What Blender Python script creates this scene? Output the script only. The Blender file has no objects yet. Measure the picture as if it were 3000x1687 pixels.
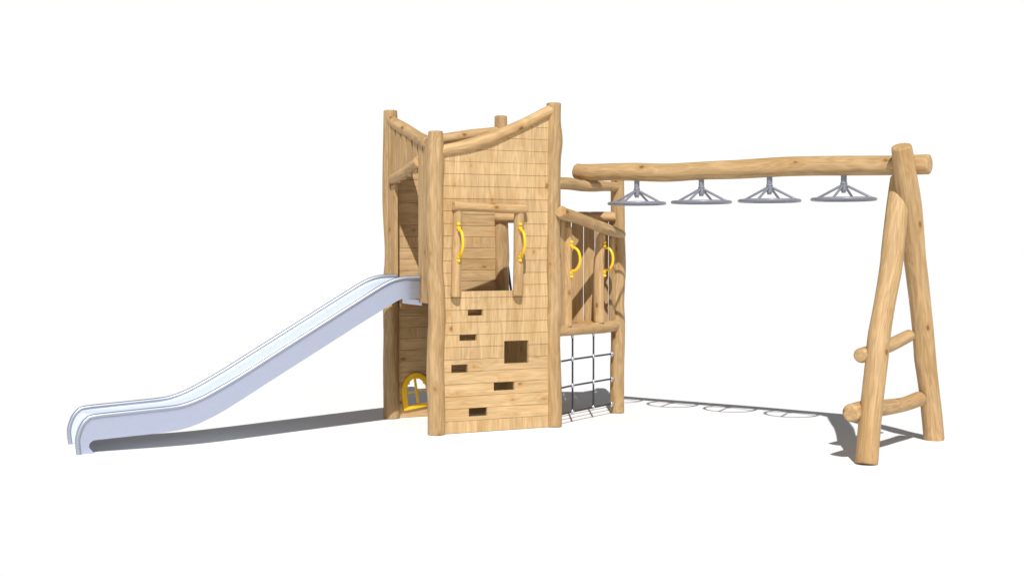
import bpy, math, random
from mathutils import Vector as V, Matrix
import numpy as np

random.seed(11)
SC = bpy.context.scene
COL = SC.collection

# ------------------------------------------------------------------ camera
cam = bpy.data.cameras.new("camera")
cam.sensor_width = 36.0
cam.lens = 44.68
cam.clip_start = 0.1
cam.clip_end = 2000
cam_ob = bpy.data.objects.new("camera", cam)
COL.objects.link(cam_ob)
CAM_H = 1.8999
cam_ob.location = (0, 0, CAM_H)
cam_ob.rotation_euler = (math.radians(90 - 2.0227), 0, 0)
SC.camera = cam_ob

# ------------------------------------------------------------------ light
SUN_EL, SUN_AZ = 48.0, 90.5          # light travels towards azimuth 90.5 deg
sun = bpy.data.lights.new("sun", 'SUN')
sun.energy = 4.84
sun.angle = math.radians(0.5)
sun.color = (1.0, 0.982, 0.97)
sun_ob = bpy.data.objects.new("sun", sun)
COL.objects.link(sun_ob)
ce = math.cos(math.radians(SUN_EL))
sdir = V((ce * math.cos(math.radians(SUN_AZ)), ce * math.sin(math.radians(SUN_AZ)), -math.sin(math.radians(SUN_EL))))
sun_ob.rotation_euler = sdir.to_track_quat('-Z', 'Y').to_euler()
sun_ob.location = (0, -6, 12)

world = bpy.data.worlds.new("World")
SC.world = world
world.use_nodes = True
wn, wl = world.node_tree.nodes, world.node_tree.links
wn.clear()
sky = wn.new('ShaderNodeTexSky')
sky.sky_type = 'NISHITA'
sky.sun_disc = False
sky.sun_elevation = math.radians(SUN_EL)
sky.sun_rotation = math.radians(180)
bg_sky = wn.new('ShaderNodeBackground'); bg_sky.inputs[1].default_value = 0.05
desat = wn.new('ShaderNodeHueSaturation'); desat.inputs['Saturation'].default_value = .35; desat.inputs['Value'].default_value = .6
wl.new(sky.outputs[0], desat.inputs['Color']); wl.new(desat.outputs[0], bg_sky.inputs[0])
bg_haze = wn.new('ShaderNodeBackground')
bg_haze.inputs[0].default_value = (1, .98, .96, 1); bg_haze.inputs[1].default_value = 1.05
tc = wn.new('ShaderNodeTexCoord')
sx = wn.new('ShaderNodeSeparateXYZ'); wl.new(tc.outputs['Generated'], sx.inputs[0])
mr = wn.new('ShaderNodeMapRange'); mr.interpolation_type = 'SMOOTHSTEP'
mr.inputs['From Min'].default_value = math.sin(math.radians(11.5)); mr.inputs['From Max'].default_value = math.sin(math.radians(24))
wl.new(sx.outputs[2], mr.inputs['Value'])
mixw = wn.new('ShaderNodeMixShader')
wl.new(mr.outputs[0], mixw.inputs[0]); wl.new(bg_haze.outputs[0], mixw.inputs[1]); wl.new(bg_sky.outputs[0], mixw.inputs[2])
wo = wn.new('ShaderNodeOutputWorld'); wl.new(mixw.outputs[0], wo.inputs[0])

vs = SC.view_settings
vs.view_transform = 'Standard'
vs.look = 'None'
vs.exposure = 0.0
vs.gamma = 1.0
vs.use_curve_mapping = False

# ------------------------------------------------------------------ materials
def newmat(name):
    m = bpy.data.materials.new(name); m.use_nodes = True
    n, l = m.node_tree.nodes, m.node_tree.links
    return m, n, l, n['Principled BSDF']

def node(n, t, **kw):
    x = n.new(t)
    for k, v in kw.items(): setattr(x, k, v)
    return x

def wood(name, light, dark, deep, knot, blocks=0.0, knot_r=.125):
    m, n, l, b = newmat(name)
    at = node(n, 'ShaderNodeAttribute', attribute_name='grain')
    tn = node(n, 'ShaderNodeAttribute', attribute_name='tone')
    def mapped(sc):
        q = node(n, 'ShaderNodeMapping'); q.inputs['Scale'].default_value = sc
        l.new(at.outputs['Vector'], q.inputs['Vector']); return q.outputs[0]
    def noise(sc, scale, det=3, dist=0.0, rough=.55):
        q = node(n, 'ShaderNodeTexNoise'); q.inputs['Scale'].default_value = scale
        q.inputs['Detail'].default_value = det; q.inputs['Distortion'].default_value = dist
        q.inputs['Roughness'].default_value = rough
        l.new(mapped(sc), q.inputs['Vector']); return q.outputs['Fac']
    def math_(op, a, bb=None, c=None):
        q = node(n, 'ShaderNodeMath', operation=op)
        for i, z in enumerate((a, bb, c)):
            if z is None: continue
            if isinstance(z, (int, float)): q.inputs[i].default_value = z
            else: l.new(z, q.inputs[i])
        return q.outputs[0]
    def ramp(a, lo, hi):
        q = node(n, 'ShaderNodeMapRange'); q.inputs['From Min'].default_value = lo; q.inputs['From Max'].default_value = hi
        l.new(a, q.inputs['Value']); return q.outputs[0]
    def mix(f, a, bb):
        q = node(n, 'ShaderNodeMix', data_type='RGBA')
        if isinstance(f, float): q.inputs[0].default_value = f
        else: l.new(f, q.inputs[0])
        for i, z in ((6, a), (7, bb)):
            if isinstance(z, tuple): q.inputs[i].default_value = (*z, 1)
            else: l.new(z, q.inputs[i])
        return q.outputs[2]
    # knots
    vo = node(n, 'ShaderNodeTexVoronoi', voronoi_dimensions='3D'); vo.inputs['Scale'].default_value = 1.0
    vo.inputs['Randomness'].default_value = 1.0
    wob = node(n, 'ShaderNodeVectorMath', operation='ADD')
    nz = node(n, 'ShaderNodeTexNoise'); nz.inputs['Scale'].default_value = 16; l.new(at.outputs['Vector'], nz.inputs['Vector'])
    sc_ = node(n, 'ShaderNodeVectorMath', operation='SCALE'); sc_.inputs['Scale'].default_value = .1
    l.new(nz.outputs['Color'], sc_.inputs[0])
    l.new(mapped((5.5, 5.5, 3.2)), wob.inputs[0]); l.new(sc_.outputs[0], wob.inputs[1])
    l.new(wob.outputs[0], vo.inputs['Vector'])
    kd = vo.outputs['Distance']
    kcore = ramp(kd, knot_r, knot_r * .45)
    khalo = ramp(kd, .40, knot_r)
    # cathedral figure: contour lines of a slow, stretched field bent round the knots
    fld = noise((1, 1, .14), 7.0, 2, .25)
    fld2 = math_('ADD', fld, math_('MULTIPLY', khalo, .07))
    rings = math_('SINE', math_('MULTIPLY', fld2, 60.0))
    rings = math_('MULTIPLY_ADD', rings, .5, .5)
    fibre = noise((1, 1, .045), 95.0, 4, 0, .65)
    streak = noise((1, 1, .06), 26.0, 3, .2)
    broad = noise((1, 1, .3), 4.0, 2)
    f = math_('ADD', math_('MULTIPLY', rings, .34), math_('MULTIPLY', ramp(fibre, .39, .61), .40))
    f = math_('ADD', f, math_('MULTIPLY', ramp(streak, .36, .64), .42))
    c = mix(f, light, dark)
    br = ramp(broad, .52, .78)
    c = mix(math_('MULTIPLY', br, .5), c, deep)
    c = mix(math_('MULTIPLY', math_('POWER', khalo, 2.2), .5), c, deep)
    c = mix(math_('MULTIPLY', kcore, .8), c, knot)
    # fine dark checks along the fibre
    ck = noise((1, 1, .02), 60.0, 2)
    c = mix(math_('MULTIPLY', ramp(ck, .69, .76), .35), c, knot)
    tonev = tn.outputs['Fac']
    if blocks:
        wnz = node(n, 'ShaderNodeTexVoronoi', voronoi_dimensions='3D', distance='CHEBYCHEV')
        wnz.inputs['Scale'].default_value = 1.0
        l.new(mapped((9.0, 0.01, 1.2)), wnz.inputs['Vector'])
        sep = node(n, 'ShaderNodeSeparateColor'); l.new(wnz.outputs['Color'], sep.inputs[0])
        tonev = math_('ADD', tonev, math_('MULTIPLY', math_('SUBTRACT', sep.outputs[0], .5), blocks))
    hs = node(n, 'ShaderNodeHueSaturation')
    l.new(math_('ADD', tonev, 1.0), hs.inputs['Value']); l.new(c, hs.inputs['Color'])
    l.new(hs.outputs[0], b.inputs['Base Color'])
    b.inputs['Roughness'].default_value = .62
    b.inputs['Specular IOR Level'].default_value = .3
    bp = node(n, 'ShaderNodeBump'); bp.inputs['Strength'].default_value = .25; bp.inputs['Distance'].default_value = .004
    l.new(math_('ADD', math_('MULTIPLY', fibre, .6), math_('MULTIPLY', streak, .8)), bp.inputs['Height'])
    l.new(bp.outputs[0], b.inputs['Normal'])
    return m

M_LOG = wood('peeled_log', (.560, .376, .188), (.345, .218, .095), (.355, .195, .063), (.13, .062, .022))
M_PLANK = wood('pine_plank', (.590, .405, .210), (.400, .264, .121), (.40, .225, .07), (.16, .078, .028), blocks=.14)
M_BOARD = wood('pine_board', (0.516, 0.344, 0.168), (0.344, 0.215, 0.090), (0.344, 0.194, 0.064), (.15, .07, .025))

def simple(name, col, rough, metal=0.0, spec=.5, noise_amt=0.0, nscale=20.0, coat=0.0):
    m, n, l, b = newmat(name)
    b.inputs['Roughness'].default_value = rough
    b.inputs['Metallic'].default_value = metal
    b.inputs['Specular IOR Level'].default_value = spec
    b.inputs['Coat Weight'].default_value = coat
    if noise_amt:
        tcx = node(n, 'ShaderNodeTexCoord'); nz = node(n, 'ShaderNodeTexNoise')
        nz.inputs['Scale'].default_value = nscale; nz.inputs['Detail'].default_value = 5
        l.new(tcx.outputs['Object'], nz.inputs['Vector'])
        mx = node(n, 'ShaderNodeMix', data_type='RGBA')
        l.new(nz.outputs['Fac'], mx.inputs[0])
        mx.inputs[6].default_value = (*[c * (1 - noise_amt) for c in col], 1)
        mx.inputs[7].default_value = (*[min(1, c * (1 + noise_amt)) for c in col], 1)
        l.new(mx.outputs[2], b.inputs['Base Color'])
        mp = node(n, 'ShaderNodeMapRange'); mp.inputs['To Min'].default_value = rough * .85; mp.inputs['To Max'].default_value = min(1, rough * 1.15)
        l.new(nz.outputs['Fac'], mp.inputs['Value']); l.new(mp.outputs[0], b.inputs['Roughness'])
    else:
        b.inputs['Base Color'].default_value = (*col, 1)
    return m

M_STEEL = simple('brushed_stainless_steel', (.475, .52, .65), .38, .92, .5, .06, 45.0)
M_STEELRAIL_TINT = (.55, .57, .63, 1)
M_BED = simple('steel_painted_sheen', (.60, .655, .745), .3, .25, .5, .015, 30.0)  # slide steel again, with the bed's bright sun and sky sheen put into its colour
M_STEELRAIL = simple('polished_steel_rail', (.40, .43, .50), .52, 1.0)
M_STEELRAIL.node_tree.nodes['Principled BSDF'].inputs['Specular Tint'].default_value = M_STEELRAIL_TINT
M_YELLOW = simple('yellow_plastic', (.84, .50, .012), .32, 0, .5, .02, 8)
M_GREY = simple('grey_powder_coat', (.195, .208, .25), .34, 0, .5, .03, 60)
M_ROPE = simple('dark_rope', (.030, .033, .038), .7, 0, .3, .2, 200)
M_ALU = simple('bright_aluminium', (.55, .57, .62), .3, .9)
M_GROUND = simple('white_ground', (.80, .80, .80), .75, 0, .4, .012, 1.5)
M_DECK = wood('deck_board', (.56, .36, .17), (.42, .24, .09), (.43, .23, .07), (.16, .075, .025))

# ------------------------------------------------------------------ helpers
def empty(name, loc, label=None, cat=None, group=None):
    o = bpy.data.objects.new(name, None); COL.objects.link(o)
    o.location = loc; o.empty_display_size = .2
    if label: o['label'] = label
    if cat: o['category'] = cat
    if group: o['group'] = group
    return o

def root_of(p):
    while p.parent: p = p.parent
    return p

class MB:
    """collects faces in world space (or local when root is None)"""
    def __init__(s): s.v, s.f, s.g, s.t = [], [], [], []
    def add(s, verts, faces, grain=None, tone=0.0):
        k = len(s.v)
        s.v += [V(p) for p in verts]
        s.f += [tuple(i + k for i in f) for f in faces]
        s.g += [V(q) for q in (grain if grain else verts)]
        s.t += [tone] * len(verts)
    def build(s, name, mat, parent=None, local=False, angle=40, label=None):
        me = bpy.data.meshes.new(name)
        off = V((0, 0, 0))
        if parent is not None and not local: off = root_of(parent).location
        me.from_pydata([tuple(p - off) for p in s.v], [], s.f)
        a = me.attributes.new('grain', 'FLOAT_VECTOR', 'POINT')
        a.data.foreach_set('vector', np.array([tuple(q) for q in s.g], dtype=np.float32).ravel())
        a = me.attributes.new('tone', 'FLOAT', 'POINT')
        a.data.foreach_set('value', np.array(s.t, dtype=np.float32))
        me.validate(); me.update()
        me.polygons.foreach_set('use_smooth', [True] * len(me.polygons))
        me.set_sharp_from_angle(angle=math.radians(angle))
        me.materials.append(mat)
        o = bpy.data.objects.new(name, me); COL.objects.link(o)
        if parent is not None: o.parent = parent
        if label: o['label'] = label
        return o

def rnd3(): return V((random.uniform(-40, 40), random.uniform(-40, 40), random.uniform(-40, 40)))

def catmull(pts, n):
    """pts: list of tuples; resample smoothly, n per segment"""
    P = [np.array(p, float) for p in pts]
    P = [2 * P[0] - P[1]] + P + [2 * P[-1] - P[-2]]
    out = []
    for i in range(1, len(P) - 2):
        p0, p1, p2, p3 = P[i - 1:i + 3]
        for k in range(n):
            t = k / n
            out.append(.5 * ((2 * p1) + (-p0 + p2) * t + (2 * p0 - 5 * p1 + 4 * p2 - p3) * t * t + (-p0 + 3 * p1 - 3 * p2 + p3) * t ** 3))
    out.append(P[-2])
    return out

def tube(mb, pts, rad, seg=28, cap=True, bevel=.12, wob=0.0, tone=0.0, smooth=6, grain_scale=1.0, flat0=None, flat1=None):
    """a tube along pts (x,y,z) with radii; ends bevelled; 'grain' runs along it"""
    if not hasattr(rad, '__len__'): rad = [rad] * len(pts)
    R = catmull([(*p, r) for p, r in zip(pts, rad)], smooth) if smooth > 1 else [np.array((*p, r)) for p, r in zip(pts, rad)]
    C = [V(r[:3]) for r in R]; rr = [float(r[3]) for r in R]
    n = len(C)
    T = [(C[min(i + 1, n - 1)] - C[max(i - 1, 0)]).normalized() for i in range(n)]
    ref = V((0, 0, 1)) if abs(T[0].z) < .8 else V((1, 0, 0))
    U = (ref - T[0] * ref.dot(T[0])).normalized()
    seed = rnd3(); ph = [random.uniform(0, 6.28) for _ in range(6)]
    verts, grain, faces = [], [], []
    s = 0.0; rings = []
    def ring(c, t, u, r, s):
        w = t.cross(u)
        base = len(verts)
        for k in range(seg):
            a = 2 * math.pi * k / seg
            q = r * (1 + wob * (.5 * math.sin(2 * a + ph[0] + s * 1.7) + .5 * math.sin(3 * a + ph[1] - s * 2.3)))
            verts.append(c + (u * math.cos(a) + w * math.sin(a)) * q)
            grain.append(seed + V((math.cos(a) * r, math.sin(a) * r, s)) * grain_scale)
        rings.append(base)
    for i in range(n):
        if i: s += (C[i] - C[i - 1]).length
        U = (U - T[i] * U.dot(T[i])).normalized()
        if i == 0 and cap and bevel:
            ring(C[0], flat0 or T[0], U, rr[0] * (1 - bevel), 0)
            ring(C[0] + T[0] * rr[0] * bevel * .35, T[0], U, rr[0] * (1 - bevel * .3), 0)
            ring(C[0] + T[0] * rr[0] * bevel, T[0], U, rr[0], 0); continue
        if i == n - 1 and cap and bevel:
            ring(C[i] - T[i] * rr[i] * bevel, T[i], U, rr[i], s)
            ring(C[i] - T[i] * rr[i] * bevel * .35, T[i], U, rr[i] * (1 - bevel * .3), s)
            ring(C[i], T[i], U, rr[i] * (1 - bevel), s); continue
        ring(C[i], T[i], U, rr[i], s)
    for a, b in zip(rings[:-1], rings[1:]):
        for k in range(seg):
            k2 = (k + 1) % seg
            faces.append((a + k, a + k2, b + k2, b + k))
    mb.add(verts, faces, grain, tone)
    if cap:
        for base, c, sg, flip in ((rings[0], C[0], 0, True), (rings[-1], C[-1], s, False)):
            vv = [verts[base + k] for k in range(seg)]
            gg = [grain[base + k] for k in range(seg)]
            cc = sum(vv, V((0, 0, 0))) / seg
            ff = [(seg, (k + 1) % seg, k) if flip else (seg, k, (k + 1) % seg) for k in range(seg)]
            mb.add(vv + [cc], ff, gg + [seed + V((0, 0, sg)) * grain_scale], tone + .04)

def log(name, pts, rad, parent, wob=.03, tone=None, mat=None, **kw):
    mb = MB()
    tube(mb, pts, rad, wob=wob, tone=random.uniform(-.06, .05) if tone is None else tone, **kw)
    return mb.build(name, mat or M_LOG, parent, angle=50)

def hexa(mb, P, tone=0.0, along=2, seed=None, axes=None, origin=None):
    """8 corners: bottom 4 (ccw) then top 4"""
    fs = [(3, 2, 1, 0), (4, 5, 6, 7), (0, 1, 5, 4), (1, 2, 6, 5), (2, 3, 7, 6), (3, 0, 4, 7)]
    P = [V(p) for p in P]
    seed = seed or rnd3()
    o = origin or P[0]
    ax = axes or [V((1, 0, 0)), V((0, 1, 0)), V((0, 0, 1))]
    g = []
    for p in P:
        d = p - o
        q = [d.dot(a) for a in ax]
        if along == 0: q = [q[2], q[1], q[0]]
        g.append(seed + V(q))
    mb.add(P, fs, g, tone)

# ------------------------------------------------------------------ frame of reference of the play unit
A = V((-.7519, 12.5615, 0)); yaw = .43958
E1 = V((math.cos(yaw), math.sin(yaw), 0)); E2 = V((-math.sin(yaw), math.cos(yaw), 0)); EZ = V((0, 0, 1))
S = 1.3085
B = A + E1 * S; Cc = A + E2 * S; Ee = B + E2 * S
D = (B + Ee) / 2 + E1 * S * math.sqrt(3) / 2
def W(u, v, z): return A + E1 * u + E2 * v + EZ * z
tBD = (D - B).normalized(); nBD = V((tBD.y, -tBD.x, 0))       # nBD points outwards, to the right
def WB(t, d, z): return B + tBD * t + nBD * d + EZ * z
tED = (D - Ee).normalized(); nED = V((tED.y, -tED.x, 0))      # nED points to the camera
def WE(t, d, z): return Ee + tED * t + nED * d + EZ * z

def wbox(mb, fr, a0, a1, d0, d1, z0, z1, tone=0.0, along=2, ch=0.0, z0b=None, z1b=None):
    """box in a frame fr(a, d, z); optional sloped top/bottom (z at a1)"""
    z0b = z0 if z0b is None else z0b; z1b = z1 if z1b is None else z1b
    P = [fr(a0, d0, z0), fr(a1, d0, z0b), fr(a1, d1, z0b), fr(a0, d1, z0), fr(a0, d0, z1), fr(a1, d0, z1b), fr(a1, d1, z1b), fr(a0, d1, z1)]
    o = fr(0, 0, 0); ax = [(fr(1, 0, 0) - o), (fr(0, 1, 0) - o), EZ]
    # keep outward orientation
    if ax[0].cross(ax[1]).z < 0: P = [P[3], P[2], P[1], P[0], P[7], P[6], P[5], P[4]]
    hexa(mb, P, tone, along, None, ax, o)

# ------------------------------------------------------------------ the setting
gm = MB()
gr = 400
gm.add([(-gr, -gr, 0), (gr, -gr, 0), (gr, gr, 0), (-gr, gr, 0)], [(0, 1, 2, 3)])
g = gm.build('ground', M_GROUND)
g['kind'] = 'structure'

# ------------------------------------------------------------------ square tower
tower = empty('play_tower', W(S / 2, S / 2, 0),
              'square wooden play tower with plank walls, yellow-handled window and stepped foot slots', 'play tower')

def post(P, prof, parent, top_tilt=None):
    """prof: (z, dx, halfwidth) silhouettes seen from the front"""
    pts = [(P.x + dx, P.y + random.uniform(-.006, .006), z) for z, dx, r in prof]
    return log('post', pts, [r for z, dx, r in prof], parent, wob=.03, smooth=5, tone=random.uniform(-.15, -.09))

post(A, [(0, 0, .087), (.3, .001, .088), (.55, -.007, .091), (.75, -.006, .088), (.95, 0, .087), (1.1, .008, .086), (1.2, .010, .087), (1.3, .008, .086), (1.4, .002, .087), (1.55, -.010, .086),
         (1.7, -.006, .075), (1.9, -.007, .081), (2.1, -.014, .087), (2.3, -.012, .082), (2.5, -.008, .083), (2.66, -.002, .086), (2.86, 0, .080), (3.0, -.001, .072)], tower)
post(B, [(0, .001, .083), (.3, .002, .084), (.55, -.003, .082), (.9, -.010, .078), (1.15, -.004, .086), (1.3, .002, .086), (1.5, .001, .086), (1.65, -.006, .087), (2.0, -.016, .079), (2.25, -.011, .079),
         (2.65, -.011, .079), (2.8, -.006, .080), (2.95, .005, .084), (3.15, -.003, .073), (3.335, -.002, .074)], tower)
post(Cc, [(0, 0, .088), (.3, -.002, .088), (.6, -.004, .087), (.9, .000, .085), (1.2, -.002, .087), (1.45, -.004, .088), (1.65, .008, .080), (1.85, .012, .079),
          (2.1, .004, .084), (2.3, -.004, .086), (2.5, -.005, .086), (2.75, -.003, .084), (3.0, .0, .080), (3.325, .0, .073)], tower)
post(Ee, [(0, 0, .085), (.3, .003, .085), (.7, -.003, .083), (1.0, .002, .085), (1.3, .012, .083), (1.6, .004, .085), (1.75, .008, .088), (2.0, .002, .084),
          (2.2, .000, .080), (2.5, .004, .082), (2.8, -.003, .080), (3.1, .0, .073), (3.32, 0, .069)], tower)

PITCH = .12305
def plank_wall(name, fr, a0, a1, d0, d1, ztop, rects, parent, mat=M_PLANK, horizontal=.25):
    """horizontal planks between a0..a1 (faces at d0 and d1); ztop(a) is the sloping top edge; rects = openings.
    Each plank is its own board with a 4 mm joint; a thin tongue closes the joints."""
    mb = MB(); gap = .0015
    dm = (d0 + d1) / 2
    def cells(z0, z1, e0, e1, tone, along, seed, ch):
        xs = sorted({a0, a1, *[x for r in rects for x in (r[0], r[1]) if r[2] < z1 and r[3] > z0]})
        zs = sorted({z0, z1, *[z for r in rects for z in (r[2], r[3]) if z0 < z < z1]})
        solid = {}
        for i in range(len(xs) - 1):
            for j in range(len(zs) - 1):
                cx, cz = (xs[i] + xs[i + 1]) / 2, (zs[j] + zs[j + 1]) / 2
                solid[i, j] = not any(r[0] < cx < r[1] and r[2] < cz < r[3] for r in rects)
        def quad(Q, flip):
            o = fr(0, 0, 0); ax = [fr(1, 0, 0) - o, fr(0, 1, 0) - o, EZ]
            P = [fr(*q) for q in Q]
            gr = [seed + (V((q[2], q[1], q[0])) if along == 0 else V(q)) for q in Q]
            mb.add(P, [(3, 2, 1, 0) if flip else (0, 1, 2, 3)], gr, tone)
        hand = (fr(1, 0, 0) - fr(0, 0, 0)).cross(fr(0, 1, 0) - fr(0, 0, 0)).z > 0
        c = ch
        for (i, j), sd in solid.items():
            if not sd: continue
            x0, x1, y0, y1 = xs[i], xs[i + 1], zs[j], zs[j + 1]
            b0 = c if j == 0 else 0; b1 = c if j == len(zs) - 2 else 0
            quad([(x0, e0, y0 + b0), (x1, e0, y0 + b0), (x1, e0, y1 - b1), (x0, e0, y1 - b1)], not hand)
            quad([(x0, e1, y0 + b0), (x1, e1, y0 + b0), (x1, e1, y1 - b1), (x0, e1, y1 - b1)], hand)
            if b0:
                quad([(x0, e0 + c, y0), (x1, e0 + c, y0), (x1, e0, y0 + c), (x0, e0, y0 + c)], not hand)
                quad([(x0, e1 - c, y0), (x1, e1 - c, y0), (x1, e1, y0 + c), (x0, e1, y0 + c)], hand)
            if b1:
                quad([(x0, e0, y1 - c), (x1, e0, y1 - c), (x1, e0 + c, y1), (x0, e0 + c, y1)], not hand)
                quad([(x0, e1, y1 - c), (x1, e1, y1 - c), (x1, e1 - c, y1), (x0, e1 - c, y1)], hand)
            for di, dj, Q in ((-1, 0, [(x0, e0, y0), (x0, e1, y0), (x0, e1, y1), (x0, e0, y1)]), (1, 0, [(x1, e1, y0), (x1, e0, y0), (x1, e0, y1), (x1, e1, y1)]),
                              (0, -1, [(x0, e0 + (b0 or 0), y0), (x1, e0 + b0, y0), (x1, e1 - b0, y0), (x0, e1 - b0, y0)]), (0, 1, [(x0, e1 - b1, y1), (x1, e1 - b1, y1), (x1, e0 + b1, y1), (x0, e0 + b1, y1)])):
                if not solid.get((i + di, j + dj), False): quad(Q, False)
    shared = rnd3()                     # boards sawn from the same stock: upright figure carries over the joints
    zmax = max(ztop(a0), ztop(a1)); zmin = min(ztop(a0), ztop(a1))
    k = 0
    while k * PITCH < zmax:
        z0, z1 = k * PITCH + gap, (k + 1) * PITCH - gap
        if k == 0: z0 = .004
        tone = random.uniform(-.04, .04); along = 0 if random.random() < (horizontal if k < 11 or horizontal > .5 else 0) else 2
        if z1 <= zmin:
            cells(z0, z1, d0, d1, tone, along, shared if along == 2 else rnd3(), .002)
            if k: 
                sd = rnd3()
                cells(z0 - 2 * gap - .002, z0 + .002, dm - .004, dm + .004, -.10, 0, sd, 0)
        else:
            # clipped by the sloping top
            poly = [(a0, z0), (a1, z0), (a1, z1), (a0, z1)]
            def inside(p): return p[1] <= ztop(p[0]) + 1e-9
            out = []
            for p, q in zip(poly, poly[1:] + poly[:1]):
                if inside(p): out.append(p)
                if inside(p) != inside(q):
                    lo, hi = 0.0, 1.0
                    for _ in range(30):
                        mid = (lo + hi) / 2; m_ = (p[0] + (q[0] - p[0]) * mid, p[1] + (q[1] - p[1]) * mid)
                        if inside(m_) == inside(p): lo = mid
                        else: hi = mid
                    out.append((p[0] + (q[0] - p[0]) * lo, p[1] + (q[1] - p[1]) * lo))
            if len(out) >= 3:
                m_ = len(out); seed = shared if along == 2 else rnd3()
                pf = [fr(p[0], d0, p[1]) for p in out]; pb = [fr(p[0], d1, p[1]) for p in out]
                gg = [seed + (V((p[1], dd, p[0])) if along == 0 else V((p[0], dd, p[1]))) for dd in (d0, d1) for p in out]
                ff = [tuple(range(m_)), tuple(range(2 * m_ - 1, m_ - 1, -1))] + [(i, i + m_, (i + 1) % m_ + m_, (i + 1) % m_) for i in range(m_)]
                mb.add(pf + pb, ff, gg, tone)
                lo = min(p[0] for p in out if p[1] < z0 + 1e-6)
                wbox(mb, fr, lo, a1, dm - .004, dm + .004, z0 - 2 * gap - .002, z0 + .002, -.10, 0)
        k += 1
    o = mb.build(name, mat, parent, angle=25)
    return o

frontF = lambda a, d, z: W(a, d, z)
ftop = lambda a: 2.80 + (a - .1) * (3.225 - 2.80) / 1.115
front_rects = [(.225, .872, 1.419, 2.26),
               (.334, .498, 1.173, 1.236), (.242, .431, .924, .988), (.154, .335, .606, .690), (.618, .850, .407, .491),
               (.343, .547, .161, .245), (.734, 1.009, .678, .908)]
front = plank_wall('front_wall', frontF, .055, S - .055, -.02, .018, ftop, front_rects, tower)
front['label'] = 'front plank wall with square window and small foot slots'
btop = lambda a: 2.93 + a * (3.17 - 2.93) / S
arch_u0, arch_u1, arch_z0, arch_z1 = .109, .441, .087, .486
back_rects = [(.150, .425, .120, .300), (.172, .405, .2999, .362), (.205, .370, .3619, .420)]
backw = plank_wall('back_wall', frontF, .055, S - .055, S - .02, S + .018, btop, back_rects, tower, horizontal=.9)
backw['label'] = 'back plank wall with arched yellow window near the ground'

# top rails
log('top_rail', [W(.0, 0, 2.785), W(.1, -.004, 2.815), W(.3, -.006, 2.86), W(.56, -.006, 2.938), W(.8, -.004, 3.035), W(1.0, -.002, 3.122), W(1.21, 0, 3.226), W(1.29, 0, 3.262)],
    [.058, .058, .063, .066, .061, .060, .062, .062], tower, wob=.03, tone=.07)
log('top_rail', [W(0, S, 2.95), W(.3, S, 2.985), W(.63, S, 3.045), W(.95, S, 3.10), W(1.2, S, 3.135), W(S, S, 3.16)],
    [.052, .054, .055, .058, .056, .055], tower)
log('top_rail', [W(0, 1.3, 3.222), W(-.002, 1.15, 3.172), W(0, .9, 3.098), W(0, .72, 3.048), W(-.008, .5, 2.985), W(-.016, .3, 2.934), W(-.02, .135, 2.893)],
    [.058, .060, .064, .061, .060, .062, .061], tower, wob=.025)
# the rail over the inner side, towards the triangular platform
# slide entrance: boards, slats and a cross log
ent = MB()
fa = lambda a, d, z: W(d, a, z)
raildn = lambda v: 2.893 + (v - .135) * (3.222 - 2.893) / 1.165 - .04
def ent_board(name, v0, v1, u0, u1, z0, z1a, z1b):
    mb = MB(); wbox(mb, fa, v0, v1, u0, u1, z0, z1a, random.uniform(-.08, .03), 2, z1b=z1b)
    return mb.build(name, M_BOARD, tower, angle=25)
ent_board('board', .244, .345, -.052, -.016, 1.30, raildn(.244), raildn(.345))
ent_board('board', .118, .215, -.052, -.016, 1.30, raildn(.13), raildn(.215))
ent_board('board', 1.19, 1.283, -.055, -.020, 1.30, raildn(1.19), raildn(1.28))
ent_board('board', 1.066, 1.178, -.045, -.010, 1.30, 2.53, 2.53)
sl = MB()
for v in (1.062, .895, .733, .569, .40):
    w = .122
    wbox(sl, fa, v, v + w, -.045, -.027, 2.50 + (1.15 - v) * .14, raildn(v), random.uniform(-.10, .02), 2, z1b=raildn(v + w))
sl.build('slat_panel', M_BOARD, tower, angle=25)
log('cross_log', [W(-.037, 1.165, 2.575), W(-.037, 1.10, 2.585), W(-.037, .83, 2.622), W(-.037, .55, 2.682), W(-.037, .352, 2.722)],
    [.046, .052, .058, .055, .059], tower, wob=.03)

# window frame on the front wall
log('window_post', [W(.186, -.052, 1.367), W(.19, -.055, 1.5), W(.198, -.055, 1.72), W(.206, -.052, 1.95), W(.211, -.05, 2.1), W(.214, -.05, 2.24)],
    [.049, .049, .050, .047, .045, .044], tower, bevel=.1)
log('window_post', [W(.868, -.052, 1.367), W(.872, -.055, 1.5), W(.878, -.056, 1.72), W(.882, -.052, 1.95), W(.884, -.05, 2.1), W(.885, -.05, 2.22)],
    [.049, .050, .052, .053, .052, .050], tower, bevel=.1)
log('window_lintel', [W(.158, -.075, 2.268), W(.3, -.075, 2.262), W(.5, -.075, 2.256), W(.75, -.075, 2.245), W(.955, -.075, 2.243)],
    [.046, .047, .046, .048, .041], tower, tone=.07, bevel=.1)

# boarding under the deck on the side towards the triangular platform
mb = MB()
for i in range(8):
    w = (S - .12) / 8; v0 = .06 + i * w
    wbox(mb, fa, v0 + .001, v0 + w - .001, S - .016, S + .016, .004, 1.32, random.uniform(-.08, .05), 2)
mb.build('inner_side_panel', M_BOARD, tower, angle=25)
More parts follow.
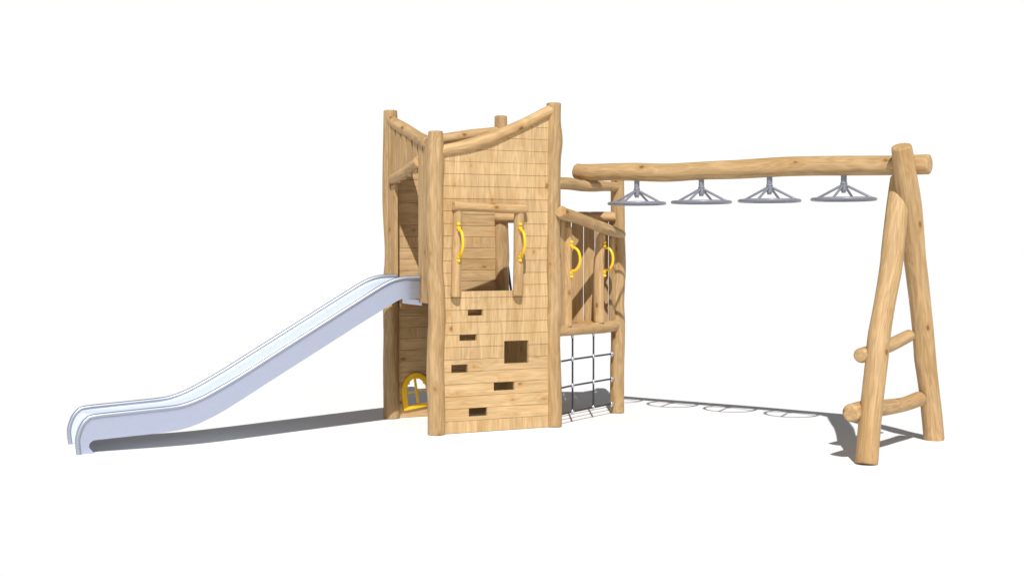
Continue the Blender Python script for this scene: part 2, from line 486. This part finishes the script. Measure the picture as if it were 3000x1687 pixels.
# floor of the tower
dk = MB()
nb = 9
for i in range(nb):
    v0 = .06 + i * (S - .12) / nb
    wbox(dk, frontF, .03, S - .03, v0 + .003, v0 + (S - .12) / nb - .003, 1.325, 1.36, random.uniform(-.08, .04), 0)
for v in (.12, S - .12): wbox(dk, frontF, .06, S - .06, v - .03, v + .03, 1.20, 1.3245, -.05, 0)
wbox(dk, fa, .352, 1.06, -.068, .024, 1.326, 1.352, -.04, 2)
dk.build('floor_deck', M_DECK, tower, angle=25)

# arched yellow window in the back wall
def arch_outline(cx, z0, zs, hw, rise, n=14):
    """from bottom-left up over the arch to bottom-right"""
    P = [(cx - hw, z0), (cx - hw, zs)]
    for k in range(1, n):
        a = math.pi - math.pi * k / n
        P.append((cx + hw * math.cos(a), zs + rise * math.sin(a)))
    P += [(cx + hw, zs), (cx + hw, z0)]
    return P
TILT = math.radians(8)                 # the little window is set crooked in its wall
def crooked(p): return (.129 + p[0] * math.cos(TILT) - p[1] * math.sin(TILT), .081 + p[0] * math.sin(TILT) + p[1] * math.cos(TILT))
cx = .175
outer = [crooked(p) for p in arch_outline(cx, 0, .165, .175, .218)]
inner = [crooked(p) for p in arch_outline(cx, .037, .165, .121, .161)]
aw = MB(); d0, d1 = S - .050, S - .0215
n_ = len(outer)
vv = [frontF(p[0], d, p[1]) for d in (d0, d1) for p in outer] + [frontF(p[0], d, p[1]) for d in (d0, d1) for p in inner]
ff = []
for i in range(n_):
    j = (i + 1) % n_
    o0, o1, q0, q1 = i, j, 2 * n_ + i, 2 * n_ + j
    ff += [(o0, o1, q1, q0), (n_ + o1, n_ + o0, q0 + n_, q1 + n_), (o1, o0, n_ + o0, n_ + o1), (q0, q1, q1 + n_, q0 + n_)]
aw.add(vv, ff)
arch = aw.build('arched_window', M_YELLOW, tower, angle=40)
bars = MB()
crookF = lambda a, d, z: frontF(crooked((a, z))[0], d, crooked((a, z))[1])
def bar(x0, x1, y0, y1, e0, e1):
    P = [crookF(x0, e0, y0), crookF(x1, e0, y0), crookF(x1, e1, y0), crookF(x0, e1, y0), crookF(x0, e0, y1), crookF(x1, e0, y1), crookF(x1, e1, y1), crookF(x0, e1, y1)]
    hexa(bars, P)
bar(cx - .012, cx + .012, .038, .325, d0 + .006, d1 - .004)
bar(cx - .1205, cx - .0125, .168, .184, d0 + .008, d1 - .006)
bar(cx + .0125, cx + .1205, .168, .184, d0 + .008, d1 - .006)
bars.build('glazing_bar', M_YELLOW, arch, angle=30)

# grab handles: a bowed yellow bar between two bolted feet (built once, local: -Y points out of the post)
hb = MB()
arc = []
for k in range(13):
    a = math.pi * k / 12
    arc.append((0, -.012 - .098 * math.sin(a) ** .8, .122 * math.cos(a)))
tube(hb, arc, [.017] + [.0145] * 11 + [.017], seg=16, smooth=3, bevel=.2)
for sg in (1, -1):
    tube(hb, [(0, .004, sg * .142), (0, -.016, sg * .142)], [.021, .018], seg=20, smooth=1, bevel=.1)
    P = [(-.022, .004, sg * .11), (.022, .004, sg * .11), (.022, .004, sg * .17), (-.022, .004, sg * .17)]
handle0 = hb.build('grab_handle', M_YELLOW, None, local=True, angle=50)
pb = MB()
tube(pb, [(0, .006, 0), (0, -.008, 0)], [.019, .019], seg=20, smooth=1, bevel=.2)
for k in range(5):
    pass
nseg, nr = 18, 6
vv, ff = [], []
for i in range(nr + 1):
    a = math.pi / 2 * i / nr
    for k in range(nseg):
        t = 2 * math.pi * k / nseg
        vv.append((.0165 * math.cos(a) * math.cos(t), -.006 - .020 * math.sin(a), .0165 * math.cos(a) * math.sin(t)))
for i in range(nr):
    for k in range(nseg):
        k2 = (k + 1) % nseg
        ff.append((i * nseg + k, i * nseg + k2, (i + 1) * nseg + k2, (i + 1) * nseg + k))
pb.add(vv, ff)
cap0 = pb.build('bolt_cap', M_YELLOW, None, local=True, angle=50)
used = [False]
def place_handle(root, P, out):
    h = handle0 if not used[0] else handle0.copy()
    if used[0]: COL.objects.link(h)
    h.parent = root
    h.location = P - root.location
    h.rotation_euler = (0, 0, math.atan2(out.y, out.x) + math.pi / 2)
    for k, z in enumerate((.181, -.181)):
        c = cap0 if (not used[0] and k == 0) else cap0.copy()
        if not (not used[0] and k == 0): COL.objects.link(c)
        c.parent = h; c.location = (0, 0, z)
    used[0] = True
place_handle(tower, W(.200, -.103, 1.906), -E2)
place_handle(tower, W(.872, -.107, 1.906), -E2)

# ------------------------------------------------------------------ triangular platform
plat = empty('climbing_platform', (B + D + Ee) / 3,
             'triangular wooden platform beside the tower with a board railing and two yellow handles', 'play platform')
post(D, [(0, 0, .080), (.3, -.002, .080), (.55, -.002, .079), (.8, .005, .078), (1.05, .003, .080), (1.2, -.002, .077), (1.38, .0, .080), (1.6, .010, .082),
         (1.8, .008, .080), (2.0, .003, .080), (2.25, .001, .078), (2.45, -.003, .076), (2.63, -.003, .072)], plat)
log('top_rail', [WB(.02, 0, 2.515), WB(.3, 0, 2.522), WB(.55, 0, 2.508), WB(.8, 0, 2.515), WB(1.05, 0, 2.522), WB(1.3, 0, 2.52)],
    [.062, .064, .058, .062, .054, .052], plat)
log('sloping_rail', [WB(-.032, .1, 2.225), WB(.03, .1, 2.20), WB(.274, .1, 2.165), WB(.607, .1, 2.103), WB(.92, .1, 2.045), WB(1.14, .1, 2.009), WB(1.245, .098, 1.992)],
    [.064, .066, .060, .058, .060, .050, .044], plat, bevel=.14)
log('floor_log', [WB(.02, 0, .99), WB(.3, 0, .985), WB(.65, 0, .978), WB(1.0, 0, .975), WB(1.3, 0, .985)], [.058, .060, .058, .064, .062], plat)
log('back_rail', [WE(-.06, .072, 2.178), WE(.15, .072, 2.178), WE(.5, .072, 2.185), WE(.9, .072, 2.188), WE(1.18, .072, 2.190), WE(1.285, .072, 2.192)],
    [.055, .055, .056, .058, .055, .050], plat, bevel=.15)
log('floor_log', [WE(.0, 0, .96), WE(.65, 0, .955), WE(1.3, 0, .96)], [.055, .058, .055], plat)
# railing boards on the far side
for t0, t1, zt in ((.665, .787, 2.19), (.795, .9245, 2.18), (.9305, 1.0525, 2.19), (1.0585, 1.2035, 2.18), (1.2085, 1.255, 2.15)):
    mb = MB(); wbox(mb, WE, t0, t1, -.018, .018, 1.0, zt, random.uniform(-.05, .06), 2)
    mb.build('railing_board', M_BOARD, plat, angle=25)
# boards either side of the net opening
for t0, t1, d0, d1, z1 in ((.10, .199, -.018, .018, 2.19), (1.153, 1.252, -.018, .018, 2.03)):
    mb = MB(); wbox(mb, WB, t0, t1, d0, d1, 1.035, z1, random.uniform(-.05, .02), 2)
    mb.build('side_board', M_BOARD, plat, angle=25)
log('handle_post', [WB(.243, 0, 1.03), WB(.246, 0, 1.3), WB(.244, 0, 1.6), WB(.243, 0, 1.85), WB(.243, 0, 2.068)], [.057, .058, .056, .057, .055], plat, bevel=.08, tone=.05)
log('handle_post', [WB(.91, 0, 1.03), WB(.90, 0, 1.3), WB(.905, 0, 1.55), WB(.925, 0, 1.8), WB(.945, 0, 2.06)], [.058, .057, .056, .054, .053], plat, bevel=.08, tone=.05)
place_handle(plat, WB(.245, .056, 1.73), nBD)
place_handle(plat, WB(.925, .054, 1.727), nBD)
# triangular deck
dk = MB()
cen = (B + D + Ee) / 3
nb = 9
for i in range(nb):
    a0, a1 = .07 + i * (S * .866 - .14) / nb, .07 + (i + 1) * (S * .866 - .14) / nb - .006
    def half(x): return (S * .866 - x) / (S * .866) * S / 2 - .035
    h0, h1 = half(a0), half(a1)
    if h1 < .02: continue
    P = lambda x, y, z: B + E1 * x + E2 * (S / 2 + y) + EZ * z
    hexa(dk, [P(a0, -h0, 1.0), P(a1, -h1, 1.0), P(a1, h1, 1.0), P(a0, h0, 1.0), P(a0, -h0, 1.035), P(a1, -h1, 1.035), P(a1, h1, 1.035), P(a0, h0, 1.035)], random.uniform(-.08, .04), 2, None, [E1, EZ, E2], A)
dk.build('floor_deck', M_DECK, plat, angle=25)
# plank ramp and rope on the far side
rp = MB()
ra = lambda t, s, z: WE(t, -.06 - s * .80, 1.0 - s * .99) + EZ * z
for i in range(5):
    t0 = .12 + i * .105
    P = [ra(t0, 0, 0), ra(t0 + .099, 0, 0), ra(t0 + .099, 1, 0), ra(t0, 1, 0), ra(t0, 0, .035), ra(t0 + .099, 0, .035), ra(t0 + .099, 1, .035), ra(t0, 1, .035)]
    hexa(rp, [P[3], P[2], P[1], P[0], P[7], P[6], P[5], P[4]], random.uniform(-.08, .03), 2, None, [tED, V((0, 0, 1)).cross(tED), (ra(0, 1, 0) - ra(0, 0, 0)).normalized()], A)
rp.build('ramp', M_DECK, plat, angle=25)
rb = MB(); rend = V((0.161, 15.921, .0))
rtop = V((-.0735, 14.42, 1.838))
tube(rb, [rtop, (rtop + rend) / 2, rend], .014, seg=10, smooth=1, bevel=.1)
rb.build('climbing_rope', M_ROPE, plat)

# ------------------------------------------------------------------ rope net under the platform
net = empty('climbing_net', WB(.6, 0, 0), 'dark rope climbing net with silver joints hanging below the platform edge', 'climbing net')
NT, NZ = (.36, .787), (.115, .393, .671)
for t in NT:
    mb = MB(); tube(mb, [WB(t, .004, .10), WB(t, .004, .5), WB(t, .004, .935)], .0098, seg=10, smooth=1, bevel=.1); mb.build('rope', M_ROPE, net)
for z in NZ:
    mb = MB(); tube(mb, [WB(.07, 0, z - .006), WB(.36, -.002, z), WB(.787, -.002, z), WB(1.19, 0, z)], .0098, seg=10, smooth=1, bevel=.1); mb.build('rope', M_ROPE, net)
def joint(P):
    mb = MB()
    tube(mb, [P - EZ * .022, P - EZ * .010, P, P + EZ * .010, P + EZ * .022], [.0105, .0155, .017, .0155, .0105], seg=16, smooth=2, bevel=.1)
    tube(mb, [P - tBD * .023, P + tBD * .020], .0125, seg=14, smooth=1, bevel=.2)
    mb.build('rope_joint', M_ALU, net)
for t in NT:
    for z in NZ: joint(WB(t, .002, z))
    mb = MB(); tube(mb, [WB(t, .004, .895), WB(t, .004, .94)], [.014, .021], seg=16, smooth=1, bevel=.1); mb.build('rope_end', M_ALU, net)
for z in NZ:
    for t, s in ((1.165, 1), (.085, -1)):
        mb = MB()
        c = WB(t, .018, z)
        circ = [c + (EZ * math.cos(a) + tBD * math.sin(a) * .8) * .021 for a in [2 * math.pi * k / 16 for k in range(17)]]
        tube(mb, circ, .0085, seg=10, smooth=1, cap=False)
        tube(mb, [WB(t, .018, z), WB(t + s * .07, .006, z)], .009, seg=10, smooth=1)
        mb.build('eye_bolt', M_ALU, net)

# ------------------------------------------------------------------ slide
slide = empty('slide', W(-1.7, .594, 0), 'long stainless steel slide leaning down from the left side of the tower', 'slide')
SLV0, SLV1 = .262, .926
du = -.012
TOP = [(-3.338, 0), (-3.348, .087), (-3.346, .162), (-3.314, .255), (-3.268, .312), (-3.20, .341), (-2.895, .360), (-2.62, .375), (-2.50, .383), (-2.397, .399), (-2.27, .440), (-2.141, .499), (-1.895, .631),
       (-1.582, .815), (-1.091, 1.104), (-.584, 1.402), (-.429, 1.489), (-.324, 1.532), (-.225, 1.552), (-.13, 1.555), (-.056, 1.555)]
BOT = [(-3.205, 0), (-3.225, .025), (-3.249, .060), (-3.243, .095), (-3.222, .112), (-3.188, .122), (-2.95, .134), (-2.65, .148), (-2.52, .158), (-2.43, .170), (-2.272, .214), (-2.078, .300), (-1.9, .398),
       (-1.585, .583), (-1.092, .869), (-.70, 1.098), (-.585, 1.163), (-.40, 1.268), (-.265, 1.337), (-.20, 1.342), (-.056, 1.342)]
def dense(L, n=5): return [tuple(p) for p in catmull(L, n)]
TOPd, BOTd = dense(TOP), dense(BOT)
def side(v, th):
    mb = MB(); n = len(TOPd)
    vv = [W(u + du, v + s * th / 2, z) for s in (-1, 1) for (u, z) in TOPd] + [W(u + du, v + s * th / 2, z) for s in (-1, 1) for (u, z) in BOTd]
    t0, t1, b0, b1 = 0, n, 2 * n, 3 * n
    ff = []
    for i in range(n - 1):
        ff += [(b0 + i, b0 + i + 1, t0 + i + 1, t0 + i), (b1 + i + 1, b1 + i, t1 + i, t1 + i + 1),
               (t0 + i, t0 + i + 1, t1 + i + 1, t1 + i), (b0 + i + 1, b0 + i, b1 + i, b1 + i + 1)]
    for i in (0, n - 1):
        q = (b0 + i, t0 + i, t1 + i, b1 + i); ff.append(q if i == 0 else q[::-1])
    mb.add(vv, ff)
    return mb.build('side_panel', M_STEEL, slide, angle=35)
side(SLV0 + .004, .006); side(SLV1 - .004, .006)
for v in (SLV0, SLV1):
    mb = MB()
    pts = [W(u + du, v, z - .004) for u, z in TOPd]
    pts[0].z = 0.0
    tube(mb, pts, .0225, seg=36, smooth=1, bevel=.1)
    mb.build('edge_rail', M_STEELRAIL, slide, angle=50)
# bed: a shallow trough with rounded inner corners, following the top outline
n = len(TOPd)
def inner_off(i, k):
    a = V((TOPd[min(i + 1, n - 1)][0] - TOPd[max(i - 1, 0)][0], 0, TOPd[min(i + 1, n - 1)][1] - TOPd[max(i - 1, 0)][1])).normalized()
    nn = V((a.z, 0, -a.x)) if a.x >= 0 else V((a.z, 0, -a.x))
    return TOPd[i][0] + nn.x * k, TOPd[i][1] + nn.z * k
prof = [(SLV0 + .013, -.004), (SLV0 + .013, .06), (SLV0 + .013, .10)]
for k in range(6):
    a = math.pi / 2 * k / 5
    prof.append((SLV0 + .013 + .035 * (1 - math.cos(a)), .10 + .035 * math.sin(a)))
prof += [(SLV0 + .2, .137), ((SLV0 + SLV1) / 2, .138), (SLV1 - .2, .137)] + [(SLV0 + SLV1 - p, q) for p, q in prof[::-1]]
mb = MB(); vv = []; ff = []
for i in range(n):
    for (v, k) in prof:
        kk = k * (1 - .5 * max(0, min(1, (-2.95 - TOPd[i][0]) / .3)))
        u, z = inner_off(i, kk)
        vv.append(W(u + du, v, max(z, 0.001)))
m_ = len(prof)
for i in range(n - 1):
    for j in range(m_ - 1):
        ff.append((i * m_ + j, (i + 1) * m_ + j, (i + 1) * m_ + j + 1, i * m_ + j + 1))
mb.add(vv, ff)
bed = mb.build('slide_bed', M_BED, slide, angle=60)
so = bed.modifiers.new('thickness', 'SOLIDIFY'); so.thickness = .004; so.offset = 0
mb = MB(); wbox(mb, fa, .361, .93, -.01, .03, 1.266, 1.338)
mb.build('mounting_plate', M_STEEL, slide, angle=25)

# ------------------------------------------------------------------ wheel-hanging beam with its A-frame
MID = (B + D) / 2
def WM(t, z, d=0.0): return MID + nBD * t + tBD * d + EZ * z
gantry = empty('log_beam_frame', WM(3.3, 0), 'long log beam carried by a leaning two-log end frame with two rungs', 'climbing frame')
log('beam', [WM(-.145, 2.672), WM(.0, 2.656), WM(.52, 2.645), WM(.85, 2.626), WM(1.056, 2.622), WM(1.35, 2.630), WM(1.76, 2.630), WM(2.21, 2.639), WM(2.53, 2.636), WM(2.85, 2.627, -.01), WM(3.23, 2.616, -.02), WM(3.55, 2.613, -.03), WM(3.655, 2.612, -.03)],
    [.084, .088, .094, .094, .093, .091, .094, .095, .094, .094, .092, .092, .092], gantry, wob=.015, bevel=.2, smooth=5)
NEAR = V((3.0511, 10.8799, 0))
def WN(t, d, z): return NEAR + tBD * t + nBD * d + EZ * z
log('frame_post', [WN(0, 0, 0), WN(0.070, -0.001, 0.310), WN(0.161, -0.005, 0.579), WN(0.275, -0.011, 0.876), WN(0.350, -0.018, 1.078), WN(0.492, -0.025, 1.333), WN(0.690, -0.035, 1.669), WN(0.775, -0.044, 1.860), WN(0.905, -0.059, 2.147), WN(1.001, -0.070, 2.354), WN(1.066, -0.080, 2.505)],
    [.098, .098, .096, .097, .097, .092, .098, .101, .100, .096, .088], gantry, wob=.03)
log('frame_post', [WN(1.707, .072, 0), WN(1.635, 0.068, 0.245), WN(1.570, 0.064, 0.444), WN(1.484, 0.059, 0.682), WN(1.440, 0.056, 0.812), WN(1.384, 0.052, 1.058), WN(1.312, 0.048, 1.301), WN(1.235, 0.043, 1.542), WN(1.150, 0.038, 1.781), WN(1.05, 0.032, 2.148), WN(0.985, 0.028, 2.330), WN(0.890, 0.022, 2.543), WN(0.831, 0.019, 2.684), WN(0.790, 0.017, 2.775)],
    [.098, .098, .095, .097, .100, .097, .096, .098, .100, .105, .105, .100, .096, .090], gantry, wob=.03)
log('rung', [WN(-.02, -.14, .43), WN(.25, -.12, .432), WN(.7, -.07, .412), WN(1.1, -.035, .40), WN(1.47, 0, .417)], [.080, .081, .074, .068, .073], gantry, bevel=.25)
log('rung', [WN(.21, -.14, .912), WN(.5, -.10, .938), WN(.85, -.05, .985), WN(1.15, 0, 1.042)], [.068, .066, .062, .058], gantry, bevel=.25)

# ------------------------------------------------------------------ four spinning wheels under the beam
def wheel_meshes(root):
    """built about the wheel's ring centre (local)"""
    mb = MB()
    circ = [(.291 * math.cos(2 * math.pi * k / 64), .291 * math.sin(2 * math.pi * k / 64), 0) for k in range(65)]
    tube(mb, circ, .0165, seg=14, smooth=1, cap=False)
    mb.build('rim', M_GREY, root, local=True)
    for k in range(4):
        a = math.atan2(tBD.y, tBD.x) + k * math.pi / 2
        sp = MB(); c, s = math.cos(a), math.sin(a)
        tube(sp, [(c * .028, s * .028, .128), (c * .284, s * .284, .002)], .0125, seg=12, smooth=1, bevel=.1)
        sp.build('spoke', M_GREY, root, local=True)
    hb = MB()
    tube(hb, [(0, 0, .078), (0, 0, .150)], .029, seg=20, smooth=1, bevel=.12)
    tube(hb, [(0, 0, .142), (0, 0, .158)], .034, seg=20, smooth=1, bevel=.12)
    tube(hb, [(0, 0, .060), (0, 0, .080)], .022, seg=6, smooth=1, bevel=.08)
    hb.build('hub', M_GREY, root, local=True, angle=35)
    st = MB(); tube(st, [(0, 0, .156), (0, 0, .275)], .028, seg=20, smooth=1, bevel=.02)
    st.build('hanger', M_GREY, root, local=True)
wl_labels = ['grey four-spoke wheel under the beam, nearest to the tower and overlapping a post',
             'grey four-spoke wheel under the beam, second from the tower',
             'grey four-spoke wheel under the beam, third from the tower',
             'grey four-spoke wheel under the beam, closest to the leaning end frame']
proto = None
for i, t in enumerate((.608, 1.352, 2.088, 2.837)):
    loc = WM(t, 2.312)
    if proto is None:
        proto = empty('spinner_wheel', loc); wheel_meshes(proto); r = proto; kids = list(proto.children)
    else:
        r = proto.copy(); COL.objects.link(r); r.location = loc
        for k in kids:
            c = k.copy(); COL.objects.link(c); c.parent = r
    r['label'] = wl_labels[i]; r['category'] = 'hanging wheel'; r['group'] = 'grey wheels hanging from the log beam'
